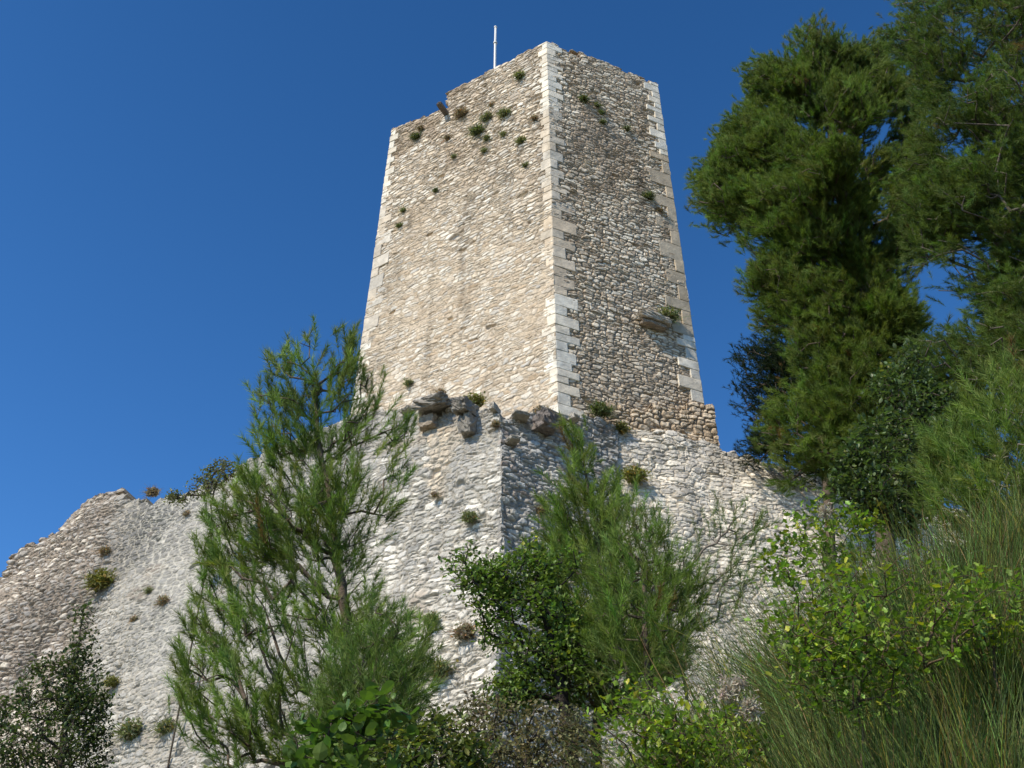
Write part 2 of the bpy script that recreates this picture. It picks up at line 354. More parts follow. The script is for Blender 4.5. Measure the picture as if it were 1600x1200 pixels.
# --- quoins: shaped blocks wrapping each corner
def zof(py, b, t):
    zs = np.linspace(b[2] - 3, t[2] + 1, 400); P = np.array([ext(b, t, z) for z in zs]); yy = project(P)[1]
    return float(np.interp(-py, -yy, zs))
def quoin(name, b, t, dA, dB, nA, nB, spec, rng, label):
    """spec: list of (py_low, py_high, height, shortA, longA, shortB, longB, colour, protrusion)"""
    bm = bmesh.new(); lay = bm.verts.layers.float_color.new('Col'); i = 0
    for (y0, y1, hh, sa, la, sb, lb, colr, pr) in spec:
        z = zof(y0, b, t); z1 = zof(y1, b, t)
        while z < z1 - .05:
            h = hh * rng.uniform(.7, 1.3)
            if z + h > z1 - .1: h = z1 - z
            k = i & 1; i += 1
            a = (la if k else sa) * rng.uniform(.85, 1.15); bb = (sb if k else lb) * rng.uniform(.85, 1.15)
            p = pr + rng.uniform(-.006, .006)
            M = np.array([nA[:2], nB[:2]]); off = np.linalg.solve(M, [p, p]); off = np.array([off[0], off[1], 0])
            j = .006; vs = []
            cc = np.array(colr) * rng.uniform(.84, 1.1) * (1 + np.array([.04, 0, -.05]) * rng.uniform(-1, 1))
            for zz in (z + j, z + h - j):
                c = ext(b, t, zz) + off
                pts = [c, c + dB * bb, c + dB * bb - nB * .3, c - (nA + nB) * .35, c + dA * a - nA * .3, c + dA * a]
                for q in pts: vs.append(bm.verts.new(q + rng.uniform(-.012, .012, 3)))
            for v in vs: v[lay] = (*cc, 1)
            n = 6; fs = [bm.faces.new([vs[m] for m in range(n)][::-1]), bm.faces.new([vs[n + m] for m in range(n)])]
            for m in range(n): fs.append(bm.faces.new([vs[m], vs[(m + 1) % n], vs[n + (m + 1) % n], vs[n + m]]))
            z += h
    bmesh.ops.recalc_face_normals(bm, faces=bm.faces[:])
    bmesh.ops.bevel(bm, geom=bm.edges[:], offset=.022, segments=2, affect='EDGES', profile=.5)
    me = bpy.data.meshes.new(name); bm.to_mesh(me); bm.free(); me.materials.append(M_ASH)
    o = bpy.data.objects.new(name, me); COL.objects.link(o); o.parent = tower; o.matrix_parent_inverse = tower.matrix_world.inverted()
    o['label'] = label
    return o
rng = np.random.RandomState(4)
dLh = unit((bL - bC) * [1, 1, 0]); dRh = unit((bR - bC) * [1, 1, 0])
W1 = (.80, .73, .60); W2 = (.70, .58, .43); W3 = (.60, .53, .43)
nLh = unit(nL * [1, 1, 0]); nRh = unit(nR * [1, 1, 0])
quoin('quoin_column', bC, tC, dLh, dRh, nLh, nRh, [
    (650, 457, .36, .3, .46, .45, .75, W1, .012), (457, 310, .46, .3, .46, .42, .85, W2, .008),
    (310, 170, .40, .26, .36, .3, .55, (.70, .61, .48), .015), (170, 64, .3, .26, .36, .4, .6, W1, .012)], rng, 'quoins of the front corner, white at top and foot, buff between')
dLb = unit((bk1b - LB) * [1, 1, 0]); nLb = unit(np.array([dLb[1], -dLb[0], 0])); nLb = nLb * (1 if nLb[0] < 0 else -1)
quoin('quoin_column', bL, tL, dLh * -1, dLb, nLh, nLb, [
    (650, 539, .4, .28, .5, .5, .8, W1, .02), (539, 320, .5, .35, .7, .5, .8, W3, .012), (320, 206, .36, .22, .4, .4, .7, W1, .02)], rng, 'quoins of the left corner, greyish in the middle')
dRb = unit((bk2b - RB) * [1, 1, 0]); nRb = unit(np.array([dRb[1], -dRb[0], 0])); nRb = nRb * (1 if nRb[0] > 0 else -1)
quoin('quoin_column', bR, tR, dRh * -1, dRb, nRh, nRb, [
    (632, 528, .4, .4, .75, .5, .8, W1, .035), (528, 245, .62, .35, .85, .5, .8, (.5, .41, .29), .02), (245, 132, .36, .35, .62, .4, .7, W1, .03)], rng, 'quoins of the right corner with wide tan blocks')

# --- lumps of rock (ledges, corbels, loose coping stones)
def rock(acc, c, size, rot=0, tilt=0, colr=(.36, .34, .31), seed=0, n=11, amp=.16, ramp=3.0):
    g = np.linspace(-1, 1, n); fcs = []; V = []; T = []; k = 0
    for axn in range(3):
        for sgn in (-1, 1):
            a, b = np.meshgrid(g, g); p = np.zeros((n, n, 3)); p[..., axn] = sgn; p[..., (axn + 1) % 3] = a; p[..., (axn + 2) % 3] = b
            idx = np.arange(n * n).reshape(n, n) + k; q = np.stack([idx[:-1, :-1], idx[:-1, 1:], idx[1:, 1:], idx[1:, :-1]], -1).reshape(-1, 4)
            if sgn < 0: q = q[:, ::-1]
            V.append(p.reshape(-1, 3)); T.append(q); k += n * n
    V = np.concatenate(V); T = np.concatenate(T)
    r = np.linalg.norm(V, axis=1, keepdims=True); V = V / (1 + (r - 1) * .22)
    d = (fbm(V[:, 0] * ramp + V[:, 2] * 1.7 + seed, V[:, 1] * ramp - V[:, 2] * 1.3 + seed * 3, seed, 4) - .5) * 2
    V = V * (1 + amp * 2 * d[:, None]) * np.asarray(size) / 2
    ct, s_ = math.cos(tilt), math.sin(tilt); V = V @ np.array([[1, 0, 0], [0, ct, s_], [0, -s_, ct]])
    cr, sr = math.cos(rot), math.sin(rot); V = V @ np.array([[cr, sr, 0], [-sr, cr, 0], [0, 0, 1]])
    cc = np.asarray(colr) * (.8 + .4 * fbm(V[:, 0] * 4 + seed, V[:, 2] * 4, seed + 3))[:, None]
    acc.add(V + np.asarray(c), T, cc)
rotL = math.atan2(-dLh[1], -dLh[0]); rotR = math.atan2(dRh[1], dRh[0])
a = Acc(); p = onplane(1018, 503, tC, nR); rock(a, p + nR * .14, (1.15, .5, .27), rotR, .2, (.52, .46, .37), 5)
rock(a, p + nR * .06 - [0, 0, .22], (.9, .4, .2), rotR, 0, (.36, .3, .24), 8); a.build('projecting_ledge', M_ROCK, tower)
# water spout stub in the notch
p = onplane(697, 180, tC, nL); a = Acc()
rock(a, p + nL * .2 + [0, 0, .12], (.22, .75, .18), rotL, -.12, (.16, .14, .125), 3, amp=.05)
a.build('gutter_spout', M_ROCK, tower)
# plinth at the foot of the right face
pn = unit(nR * [1, 1, 0]); zpl = onplane(1110, 632, tC + pn * .22, nR)[2]
PA = ext(bC, tC, zpl) + dRh * 1.5; e1 = onplane(1117, 634, tC + pn * .3, nR); e1b = onplane(1128, 720, tC + pn * .45, nR)
PA1 = PA + pn * .05; PA1[2] = zpl - .1
plp = [(880, 650), (940, 640), (1000, 636), (1060, 634), (1098, 630), (1112, 632), (1140, 634)]
BLp = e1b + (PA1 - e1b) * 1.0; BLp = PA1 + pn * .1; BLp[2] = e1b[2] - .6; BRp = e1b - [0, 0, .6]
masonry('plinth', BLp, BRp, PA1 + [0, 0, .3], e1 + [0, 0, .3], .03, dict(sx=.3, sy=.17, fn=st_plinth, mortar=(.3, .23, .16), rough=.04, jag=6, warp=.2), tower, prof=plp, back=.9, seed=6)

# --- flagpole
def lathe(acc, pts, base, col, n=12):
    A = np.linspace(0, 2 * math.pi, n, endpoint=False); V = []; T = []
    for (r, z) in pts: V += [[base[0] + r * math.cos(t), base[1] + r * math.sin(t), z] for t in A]
    for k in range(len(pts) - 1):
        for i in range(n): T.append([k * n + i, k * n + (i + 1) % n, (k + 1) * n + (i + 1) % n, (k + 1) * n + i])
    acc.add(V, T, col)
pt = atY(775, 43, 27.2); pb = np.array([pt[0] - .02, pt[1], zt]); a = Acc()
lathe(a, [(.055, zt), (.052, pt[2] - 1.2), (.045, pt[2]), (.001, pt[2] + .01)], pb, (1, 1, 1))
fp = empty('flagpole', tuple(pb), 'thin white bare flagpole rising behind the top of the tower', 'flagpole')
a.build('pole', M_METAL, fp, True)
a = Acc(); lathe(a, [(.001, pt[2] - .02), (.065, pt[2] - .02), (.065, pt[2] + .05), (.03, pt[2] + .1), (.001, pt[2] + .1)], pb, (1, 1, 1)); a.build('cap', M_METAL, fp)
a = Acc(); lathe(a, [(.001, zt), (.16, zt), (.16, zt + .05), (.06, zt + .06)], pb, (1, 1, 1)); a.build('base_plate', M_METAL, fp)
a = Acc(); zc = pt[2] - 1.15; lathe(a, [(.05, zc), (.085, zc), (.085, zc + .07), (.05, zc + .07)], pb, (1, 1, 1)); a.build('cleat', M_METAL, fp)

# --- bastion and curtain walls
R0 = atY(787, 652, 22.85)
def bat(nh, deg): nh = unit(nh); return np.array([nh[0] * math.cos(math.radians(deg)), nh[1] * math.cos(math.radians(deg)), math.sin(math.radians(deg))])
az = lambda d: np.array([math.sin(math.radians(d)), math.cos(math.radians(d)), 0])
d1 = az(-60); n1 = bat(np.array([-.5, -.866, 0]), 11)
d2 = az(54); n2 = bat(np.array([d2[1], -d2[0], 0]), 8.8)
P3 = onplane(975, 668, tC + pn * .22, nR)
d3 = az(73); n3 = bat(np.array([d3[1], -d3[0], 0]), 13)
def isect(na, Pa, nb, Pb, z):
    M = np.array([na[:2], nb[:2]]); r = [np.dot(na, Pa) - na[2] * z, np.dot(nb, Pb) - nb[2] * z]
    xy = np.linalg.solve(M, r); return np.array([xy[0], xy[1], z])
ZL, ZH = 6.3, R0[2] + 3.5
castle = empty('bastion_wall', (float(R0[0]), float(R0[1] - 2), 7.0), 'grey ruined bastion wall under the tower, sloping down to the left edge', 'ruined wall')
r_b, r_t = isect(n1, R0, n2, R0, ZL), isect(n1, R0, n2, R0, ZH)
c_b, c_t = isect(n2, R0, n3, P3, ZL), isect(n2, R0, n3, P3, ZH)
print('ridge', r_b, r_t, 'concave', c_b, c_t, project(c_b), project(c_t), project(r_b))
def along(P, d, L, n, z):   # point on plane n through P at horizontal distance L, height z
    q = P + d * L; return q
b1prof = [(-200, 1120), (-80, 985), (0, 903), (28, 862), (50, 850), (85, 830), (112, 795), (150, 773), (185, 770), (205, 777), (235, 786), (300, 778), (330, 760), (370, 735), (400, 715), (430, 698), (500, 668), (560, 650), (600, 640), (640, 634), (690, 634), (787, 640), (860, 645)]
left_b = r_b + d1 * 27; left_t = r_t + d1 * 27
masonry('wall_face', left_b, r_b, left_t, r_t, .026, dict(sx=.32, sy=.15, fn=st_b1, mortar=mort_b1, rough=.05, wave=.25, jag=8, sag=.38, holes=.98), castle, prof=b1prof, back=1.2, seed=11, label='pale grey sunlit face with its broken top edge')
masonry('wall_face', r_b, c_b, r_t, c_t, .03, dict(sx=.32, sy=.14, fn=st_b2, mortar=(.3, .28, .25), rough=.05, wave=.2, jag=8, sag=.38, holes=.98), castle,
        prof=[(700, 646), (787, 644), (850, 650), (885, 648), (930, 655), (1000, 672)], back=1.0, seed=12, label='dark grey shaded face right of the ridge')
right = empty('curtain_wall', (float(c_b[0] + 4), float(c_b[1] + 1), 8.0), 'bright white rubble wall running right from under the tower behind the shrubs', 'ruined wall')
rr_b, rr_t = c_b + d3 * 19, c_t + d3 * 19
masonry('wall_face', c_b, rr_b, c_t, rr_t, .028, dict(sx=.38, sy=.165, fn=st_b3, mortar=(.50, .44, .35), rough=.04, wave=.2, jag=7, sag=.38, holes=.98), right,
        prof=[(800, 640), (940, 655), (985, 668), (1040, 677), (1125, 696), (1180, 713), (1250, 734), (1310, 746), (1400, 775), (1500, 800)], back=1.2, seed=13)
# fill behind the walls that carries the tower
fz = R0[2] - .25
fl = [r_t, r_t + d1 * 9, r_t + d1 * 9 + [3, 8, 0], rr_t + [-5, 6, 0], c_t + d3 * 5, c_t]
FV = []
for p in fl: FV.append([p[0] + (0), p[1] + .5, fz])
for p in fl: FV.append([p[0], p[1] + .5, 8.0])
bmf = bmesh.new(); vs = [bmf.verts.new(v) for v in FV]; n = 6
bmf.faces.new(vs[:6]); 
for i in range(n): bmf.faces.new([vs[i], vs[(i + 1) % n], vs[n + (i + 1) % n], vs[n + i]])
bmesh.ops.triangulate(bmf, faces=bmf.faces[:]); me = bpy.data.meshes.new('rubble_fill'); bmf.to_mesh(me); bmf.free()
at_ = me.attributes.new('Col', 'FLOAT_COLOR', 'POINT'); at_.data.foreach_set('color', np.tile([.3, .27, .22, 1], len(me.vertices)).astype(np.float32))
me.materials.append(M_ROCK); o = bpy.data.objects.new('rubble_fill', me); COL.objects.link(o); o.parent = castle; o.matrix_parent_inverse = castle.matrix_world.inverted()

rot1 = math.atan2(-d1[1], -d1[0])
def on1(x, y): return onplane(x, y, R0, n1)
RG = (.29, .265, .225)
a = Acc(); p = on1(690, 650)
rock(a, p + n1 * .30 + [-.05, 0, .12], (.95, .8, .34), rot1, .25, RG, 21, amp=.2)
rock(a, p + n1 * .12 + [.38, .1, -.35], (.36, .6, .75), rot1, .1, (.3, .27, .23), 22)
rock(a, p + n1 * .05 + [-.3, 0, -.3], (.5, .4, .4), rot1, 0, (.4, .33, .25), 23)
a.build('corbel', M_ROCK, castle)['label'] = 'large broken corbel stone, leftmost'
a = Acc(); p = on1(737, 655)
rock(a, p + n1 * .3 + [0, 0, .1], (.4, .8, .42), rot1, .15, RG, 31, amp=.2); rock(a, p + n1 * .15 + [0.02, 0, -.38], (.4, .6, .6), rot1, .1, RG, 32)
a.build('corbel', M_ROCK, castle)['label'] = 'narrow broken corbel stone casting a long shadow'
rot2 = math.atan2(d2[1], d2[0]); a = Acc(); p = onplane(845, 668, R0, n2)
rock(a, p + n2 * .22, (.55, .6, .5), rot2, .1, (.22, .19, .17), 41, amp=.2)
a.build('corbel', M_ROCK, castle)['label'] = 'small dark corbel stub right of the ridge'
a = Acc()
for i, (x, y, sx, sz) in enumerate([(640, 644, .4, .12), (664, 636, .4, .2), (682, 625, .22, .16), (712, 643, .4, .14), (774, 640, .16, .22), (812, 652, .45, .13), (860, 651, 1.0, .18), (893, 656, .3, .18), (800, 690, .3, .12)]):
    p = on1(x, y) if x < 790 else onplane(x, y, R0, n2)
    nn = n1 if x < 790 else n2
    rock(a, p + nn * .02, (sx, .45, sz), (rot1 if x < 790 else rot2) + (i * .7) % .5 - .25, 0, np.array(RG) * (1.3 + .6 * ((i * 37) % 5) / 5), 60 + i, n=7, amp=.14)
a.build('coping_stones', M_ROCK, castle)

#VEGETATION
# ------------------------------------------------------------------ plants
def frames(D, rng, roll=None):
    """rotation matrices whose z axis is D, random roll; rows are x, y, z axes"""
    D = unit(D); n = len(D); a = np.where(np.abs(D[:, 2:3]) < .95, np.array([[0, 0, 1.]]), np.array([[1., 0, 0]]))
    X = unit(np.cross(a, D)); Y = np.cross(D, X)
    t = (rng.uniform(0, 2 * math.pi, n) if roll is None else np.full(n, roll) + rng.normal(0, .5, n))[:, None]
    X2 = X * np.cos(t) + Y * np.sin(t); return np.stack([X2, np.cross(D, X2), D], 1)
def replicate(acc, TV, TT, pos, R, s, col, tc=None):
    """copies of a template (k,3) at n places: world = v @ R * s + pos"""
    n = len(pos); k = len(TV)
    V = np.einsum('kj,nji->nki', TV, R) * np.asarray(s)[:, None, None] + pos[:, None]
    T = TT[None] + (np.arange(n) * k)[:, None, None]
    C = np.broadcast_to(np.asarray(col)[:, None], V.shape)
    if tc is not None: C = C * tc[None, :, None] if tc.ndim == 1 else C * tc[None]
    acc.add(V.reshape(-1, 3), T.reshape(-1, 3), C.reshape(-1, 3))
def tubes(acc, A, B, ra, rb, col, n=5):
    A = np.asarray(A); B = np.asarray(B); D = unit(B - A); rng = np.random.RandomState(1)
    a = np.where(np.abs(D[:, 2:3]) < .95, np.array([[0, 0, 1.]]), np.array([[1., 0, 0]])); X = unit(np.cross(a, D)); Y = np.cross(D, X)
    t = np.linspace(0, 2 * math.pi, n, endpoint=False); m = len(A)
    ring = X[:, None] * np.cos(t)[None, :, None] + Y[:, None] * np.sin(t)[None, :, None]
    V = np.concatenate([A[:, None] - D[:, None] * ra[:, None, None] * .3 + ring * ra[:, None, None], B[:, None] + ring * rb[:, None, None]], 1)
    q = np.array([[i, (i + 1) % n, n + (i + 1) % n, n + i] for i in range(n)]); q = np.concatenate([q[:, [0, 1, 2]], q[:, [0, 2, 3]]])
    T = q[None] + (np.arange(m) * 2 * n)[:, None, None]
    acc.add(V.reshape(-1, 3), T.reshape(-1, 3), np.repeat(np.broadcast_to(np.asarray(col, float), (m, 3)), 2 * n, 0))

def grow(trunk, targets, r_tip=.006, step=.3, pen=.8, power=.42, bend=.35, rng=None, rmax=None):
    """joins every target to the growing skeleton; returns segments A, B, ra, rb and the tip directions"""
    pos = [np.array(p, float) for p in trunk]; par = [-1] + list(range(len(trunk) - 1))
    T = np.asarray(targets); tr = np.array(trunk)
    d = np.min(np.linalg.norm(T[:, None] - tr[None], axis=2), 1); od = np.argsort(d); tipdir = np.zeros_like(T); tipnode = np.zeros(len(T), int)
    P = np.zeros((len(trunk) + len(T) * 12 + 10, 3)); P[:len(pos)] = pos; n = len(pos)
    for k in od:
        t = T[k]; v = t - P[:n]; dist = np.linalg.norm(v, axis=1)
        cost = dist + pen * np.maximum(0, P[:n, 2] - (t[2] - .35 * dist)); b = int(np.argmin(cost)); p0 = P[b].copy(); L = dist[b]
        m = max(1, min(10, int(L / step))); mid = (p0 + t) / 2 - np.array([0, 0, bend * L * .4]) + (rng.normal(0, .05, 3) * L)
        prev = b
        for q in range(1, m + 1):
            f = q / m; x = p0 * (1 - f) ** 2 + 2 * mid * f * (1 - f) + t * f * f
            P[n] = x; par.append(prev); prev = n; n += 1
        tipdir[k] = unit(P[prev] - P[par[prev]]) ; tipnode[k] = prev
    cnt = np.zeros(n); cnt[tipnode] += 1
    for i in range(n - 1, 0, -1):
        if par[i] >= 0: cnt[par[i]] += cnt[i]
    par = np.array(par); r = r_tip * np.maximum(cnt, 1) ** power
    if rmax: r = np.minimum(r, rmax)
    c = np.arange(1, n); A = P[par[c]]; B = P[c]
    return A, B, np.minimum(r[par[c]], r[c] * 1.35), r[c], tipdir

def volume(poly, Y, n, rng, kpx=1.0, tmax=2.0, border=0):
    """points inside the crown: its outline at distance Y, as deep as it is wide, up to tmax"""
    pl = np.array(poly, float); lo = pl.min(0); hi = pl.max(0); out = []
    while len(out) < n:
        x = rng.uniform(lo[0], hi[0], n * 3); y = rng.uniform(lo[1], hi[1], n * 3); m = inpoly(x, y, poly); x = x[m]; y = y[m]
        d = polydist(x, y, poly); m = d > border; border *= .85; x, y, d = x[m], y[m], d[m]
        mpx = Y / F * 1.25; th = np.minimum(d * mpx * kpx, tmax)
        for a, b, t in zip(x, y, th): out.append(atY(a, b, Y + rng.uniform(-1, 1) * t))
    return np.array(out[:n])

def needle_template(rng, n=60, L=.28, nl=.085, w=.0035, sp=(25, 68), bare=.15):
    V = []; T = []; C = []
    for i in range(n):
        z = L * (bare + (1 - bare) * rng.uniform() ** .8); a = rng.uniform(0, 2 * math.pi); e = math.radians(rng.uniform(*sp)) * (1 - .35 * z / L)
        d = np.array([math.cos(a) * math.sin(e), math.sin(a) * math.sin(e), math.cos(e)]); s = unit(np.cross(d, rng.normal(0, 1, 3)))
        l = nl * rng.uniform(.7, 1.15); p = np.array([0, 0, z]); k = len(V)
        V += [p - s * w / 2, p + s * w / 2, p + d * l + s * w * .12]; T.append([k, k + 1, k + 2]); g = rng.uniform(.75, 1.25); C += [g * .85, g * .85, g * 1.1]
    k = len(V); r = w * .55
    V += [[r, 0, 0], [-r * .5, r * .87, 0], [-r * .5, -r * .87, 0], [0, 0, L * .98]]; T += [[k, k + 1, k + 3], [k + 1, k + 2, k + 3], [k + 2, k, k + 3]]; C += [.8] * 4
    return np.array(V), np.array(T), np.array(C)

def tint(n, base, var, rng, yellow=.0):
    c = np.array(base)[None] * (1 + rng.normal(0, var, (n, 1))); c = c * (1 + rng.normal(0, var * .35, (n, 3)))
    if yellow: m = rng.uniform(size=n) < yellow; c[m] = c[m] * [1.7, 1.25, .8]
    return np.clip(c, .004, .9)

def pine(name, label, Y, polys, trunk_px, ntip, seed, nper=1, needles=70, L=.28, nl=.085, w=.0035, base=(.085, .135, .03), tmax=1.1, up=.8, trunk_r=.06, bark=(.16, .12, .09), lobes=None, group=None, power=.42, r_tip=.004, spread=.12, pen=.8, cat='pine tree', Ydepth=None):
    rng = np.random.RandomState(seed)
    trunk = [atY(x, y, Y + dy) for (x, y, dy) in trunk_px]
    fine = []
    for i in range(len(trunk) - 1):
        for f in np.linspace(0, 1, 5)[:-1]: fine.append(trunk[i] * (1 - f) + trunk[i + 1] * f + rng.normal(0, .01, 3))
    fine.append(trunk[-1]); gz = float(ground_z(trunk[0][0], trunk[0][1])); base_pt = np.array([trunk[0][0], trunk[0][1], gz - .1])
    if fine[0][2] > gz:
        ex = [base_pt + (fine[0] - base_pt) * f for f in np.linspace(0, 1, 6)[:-1]]; fine = ex + fine
    T = []
    for (poly, frac) in polys:
        k = max(3, int(ntip * frac))
        if lobes:
            nl_, rl = lobes; c = volume(poly, Y, max(4, int(nl_ * frac)), rng, 1.0, tmax, border=rl * F / Y * .15)
            lr = rl * rng.uniform(.6, 1.25, len(c)); wi = rng.randint(0, len(c), k); dd = unit(rng.normal(0, 1, (k, 3)) + [0, 0, .45])
            T.append(c[wi] + dd * (lr[wi] * rng.uniform(.45, 1.05, k) ** .6)[:, None] * [1, 1, .8])
        else: T.append(volume(poly, Y, k, rng, 1.0, tmax))
    T = np.concatenate(T)
    A, B, ra, rb, td = grow(fine, T, r_tip=r_tip, rng=rng, rmax=trunk_r, power=power, pen=pen, step=.3)
    root = empty(name, tuple(base_pt), label, cat, group)
    acc = Acc(); g = np.clip(rng.normal(1, .1, len(A)), .7, 1.3)[:, None]; tubes(acc, A, B, ra, rb, np.array(bark) * g, 6); acc.build('trunk', M_BARK, root, True)
    axis = fine[len(fine) // 2]
    acc = Acc(); tv = [needle_template(rng, needles, L, nl, w) for _ in range(4)]
    pos = np.repeat(T, nper, 0); D = np.repeat(td, nper, 0); outw = unit((pos - axis) * [1, 1, .2])
    D = unit(D * .7 + np.array([0, 0, up]) + outw * .45 + rng.normal(0, .42 if nper > 1 else .25, pos.shape))
    if nper > 1: pos = pos + D * 0 + rng.normal(0, spread, pos.shape)
    pos = pos - D * L * .5; S = rng.uniform(.7, 1.25, len(pos)); wsel = rng.randint(0, 4, len(pos))
    cg = tint(len(T), base, .2, rng); dead = rng.uniform(size=len(T)) < .007; cg[dead] = np.array([.2, .12, .05]); cg = np.repeat(cg, nper, 0) * rng.uniform(.85, 1.15, (len(pos), 1)); Rm = frames(D, rng)
    for q in range(4):
        m = wsel == q; replicate(acc, tv[q][0], tv[q][1], pos[m], Rm[m], S[m], cg[m], tv[q][2])
    acc.build('crown', M_NEEDLE, root)
    return root

LEAFS = {}
def leaf_template(kind, rng):
    if kind == 'oval':      # short stalk, broad blade folded along its rib
        V = np.array([[0, 0, 0], [0, .02, .14], [0, .06, .5], [0, .0, 1.0], [.26, -.03, .32], [.27, -.04, .66], [-.26, -.03, .32], [-.27, -.04, .66]])
        T = np.array([[1, 4, 2], [4, 5, 2], [2, 5, 3], [1, 2, 6], [6, 2, 7], [2, 3, 7], [0, 4, 1], [0, 1, 6]])
    elif kind == 'round':
        V = np.array([[0, 0, 0], [0, .03, .3], [0, .07, .62], [0, .0, 1.0], [.36, -.02, .34], [.42, -.05, .68], [.2, -.04, .94], [-.36, -.02, .34], [-.42, -.05, .68], [-.2, -.04, .94]])
        T = np.array([[0, 4, 1], [1, 4, 2], [4, 5, 2], [2, 5, 6], [2, 6, 3], [0, 1, 7], [1, 2, 7], [7, 2, 8], [8, 2, 9], [9, 2, 3]])
    else:                   # lobed, jagged
        V = np.array([[0, 0, 0], [0, .05, .5], [0, 0, 1.0], [.22, 0, .2], [.16, 0, .36], [.36, -.05, .5], [.2, 0, .68], [-.22, 0, .2], [-.16, 0, .36], [-.36, -.05, .5], [-.2, 0, .68]])
        T = np.array([[0, 3, 1], [3, 4, 1], [4, 5, 1], [5, 6, 1], [6, 2, 1], [0, 1, 7], [7, 1, 8], [8, 1, 9], [9, 1, 10], [10, 1, 2]])
    return V, T
def leafy(name, label, Y, polys, trunk_px, ntip, nleaf, size, base, seed, kind='oval', tmax=.7, cl=.12, bark=(.1, .08, .06), trunk_r=.05, mat=None, cat='shrub', yellow=.0, group=None, r_tip=.003, droop=.2, var=.2, lobes=None, pen=.6, foliage='foliage', stemname='stem', heads=None):
    rng = np.random.RandomState(seed); trunk = [atY(x, y, Y + dy) for (x, y, dy) in trunk_px]
    gz = float(ground_z(trunk[0][0], trunk[0][1])); base_pt = np.array([trunk[0][0], trunk[0][1], gz - .05]); fine = []
    if trunk[0][2] > gz: fine = [base_pt + (trunk[0] - base_pt) * f for f in np.linspace(0, 1, 6)[:-1]]
    for i in range(len(trunk) - 1):
        for f in np.linspace(0, 1, 5)[:-1]: fine.append(trunk[i] * (1 - f) + trunk[i + 1] * f + rng.normal(0, .01, 3))
    fine.append(trunk[-1]); T = []
    for (poly, frac) in polys:
        k = max(3, int(ntip * frac))
        if lobes:
            c = volume(poly, Y, max(3, int(lobes[0] * frac)), rng, 1, tmax, border=lobes[1] * F / Y * .4); wi = rng.randint(0, len(c), k)
            T.append(c[wi] + unit(rng.normal(0, 1, (k, 3))) * (lobes[1] * rng.uniform(.1, 1, k) ** .5)[:, None])
        else: T.append(volume(poly, Y, k, rng, 1, tmax))
    T = np.concatenate(T); A, B, ra, rb, td = grow(fine, T, r_tip=r_tip, rng=rng, rmax=trunk_r, pen=pen, step=.2)
    root = empty(name, tuple(base_pt), label, cat, group); acc = Acc(); tubes(acc, A, B, ra, rb, np.array(bark), 5); acc.build(stemname, M_BARK, root, True)
    pos = np.repeat(T, nleaf, 0); tdr = np.repeat(td, nleaf, 0); along = rng.uniform(-1, .35, len(pos))[:, None]
    pos = pos + tdr * along * cl * 1.6 + rng.normal(0, cl * .35, pos.shape)
    D = unit(tdr * .5 + rng.normal(0, .75, pos.shape) - [0, 0, droop])
    # blades face the sky: their x axis horizontal
    X = unit(np.cross(D, np.array([[0, 0, 1.]])) + rng.normal(0, .3, D.shape)); X = unit(X - D * np.sum(X * D, 1, keepdims=True)); Rm = np.stack([X, np.cross(D, X), D], 1)
    V, TT = leaf_template(kind, rng); acc = Acc(); cg = np.repeat(tint(len(T), base, var * .8, rng, yellow), nleaf, 0) * np.clip(rng.normal(1, var, (len(pos), 1)), .4, 1.7)
    replicate(acc, V, TT, pos, Rm, size * rng.uniform(.4, 1.35, len(pos)), cg); acc.build(foliage, mat or M_LEAF, root)
    if heads:
        acc = Acc()
        for (hx, hy, r) in heads:
            c = atY(hx, hy, Y - .25); n = 260; dd = unit(rng.normal(0, 1, (n, 3))); HV = np.array([[-.035, 0, 0], [.035, 0, 0], [.3, .25, .75], [0.1, .1, 1.]]); HT = np.array([[0, 1, 2], [0, 2, 3]])
            cen = c + rng.normal(0, r * .45, (n, 3)) * [1, 1, 1.2]
            replicate(acc, HV, HT, cen, frames(dd, rng), np.full(n, r * .7), tint(n, (.46, .41, .33), .15, rng))
        acc.build('seed_heads', M_DRY, root)
    return root

def blades(acc, base, D, Ls, w, col, rng, nseg=4, bend=.25, grav=.3):
    """thin curved ribbons (two crossed) from base points"""
    n = len(base); S = unit(np.cross(D, rng.normal(0, 1, D.shape))); bd = unit(rng.normal(0, 1, D.shape)) * bend - np.array([0, 0, grav]); P = []
    for q in range(nseg + 1):
        f = q / nseg; P.append(base + D * (Ls * f)[:, None] + bd * (Ls * f * f * .5)[:, None])
    P = np.stack(P, 1); wd = (w if np.ndim(w) else np.full(n, w))[:, None, None] * np.linspace(1, .25, nseg + 1)[None, :, None]
    for Sx in (S, np.cross(D, S)):
        V = np.concatenate([P - Sx[:, None] * wd / 2, P + Sx[:, None] * wd / 2], 1); m = nseg + 1
        q = np.array([[i, i + 1, m + i + 1] for i in range(nseg)] + [[i, m + i + 1, m + i] for i in range(nseg)])
        T = q[None] + (np.arange(n) * 2 * m)[:, None, None]
        acc.add(V.reshape(-1, 3), T.reshape(-1, 3), np.repeat(col, 2 * m, 0))
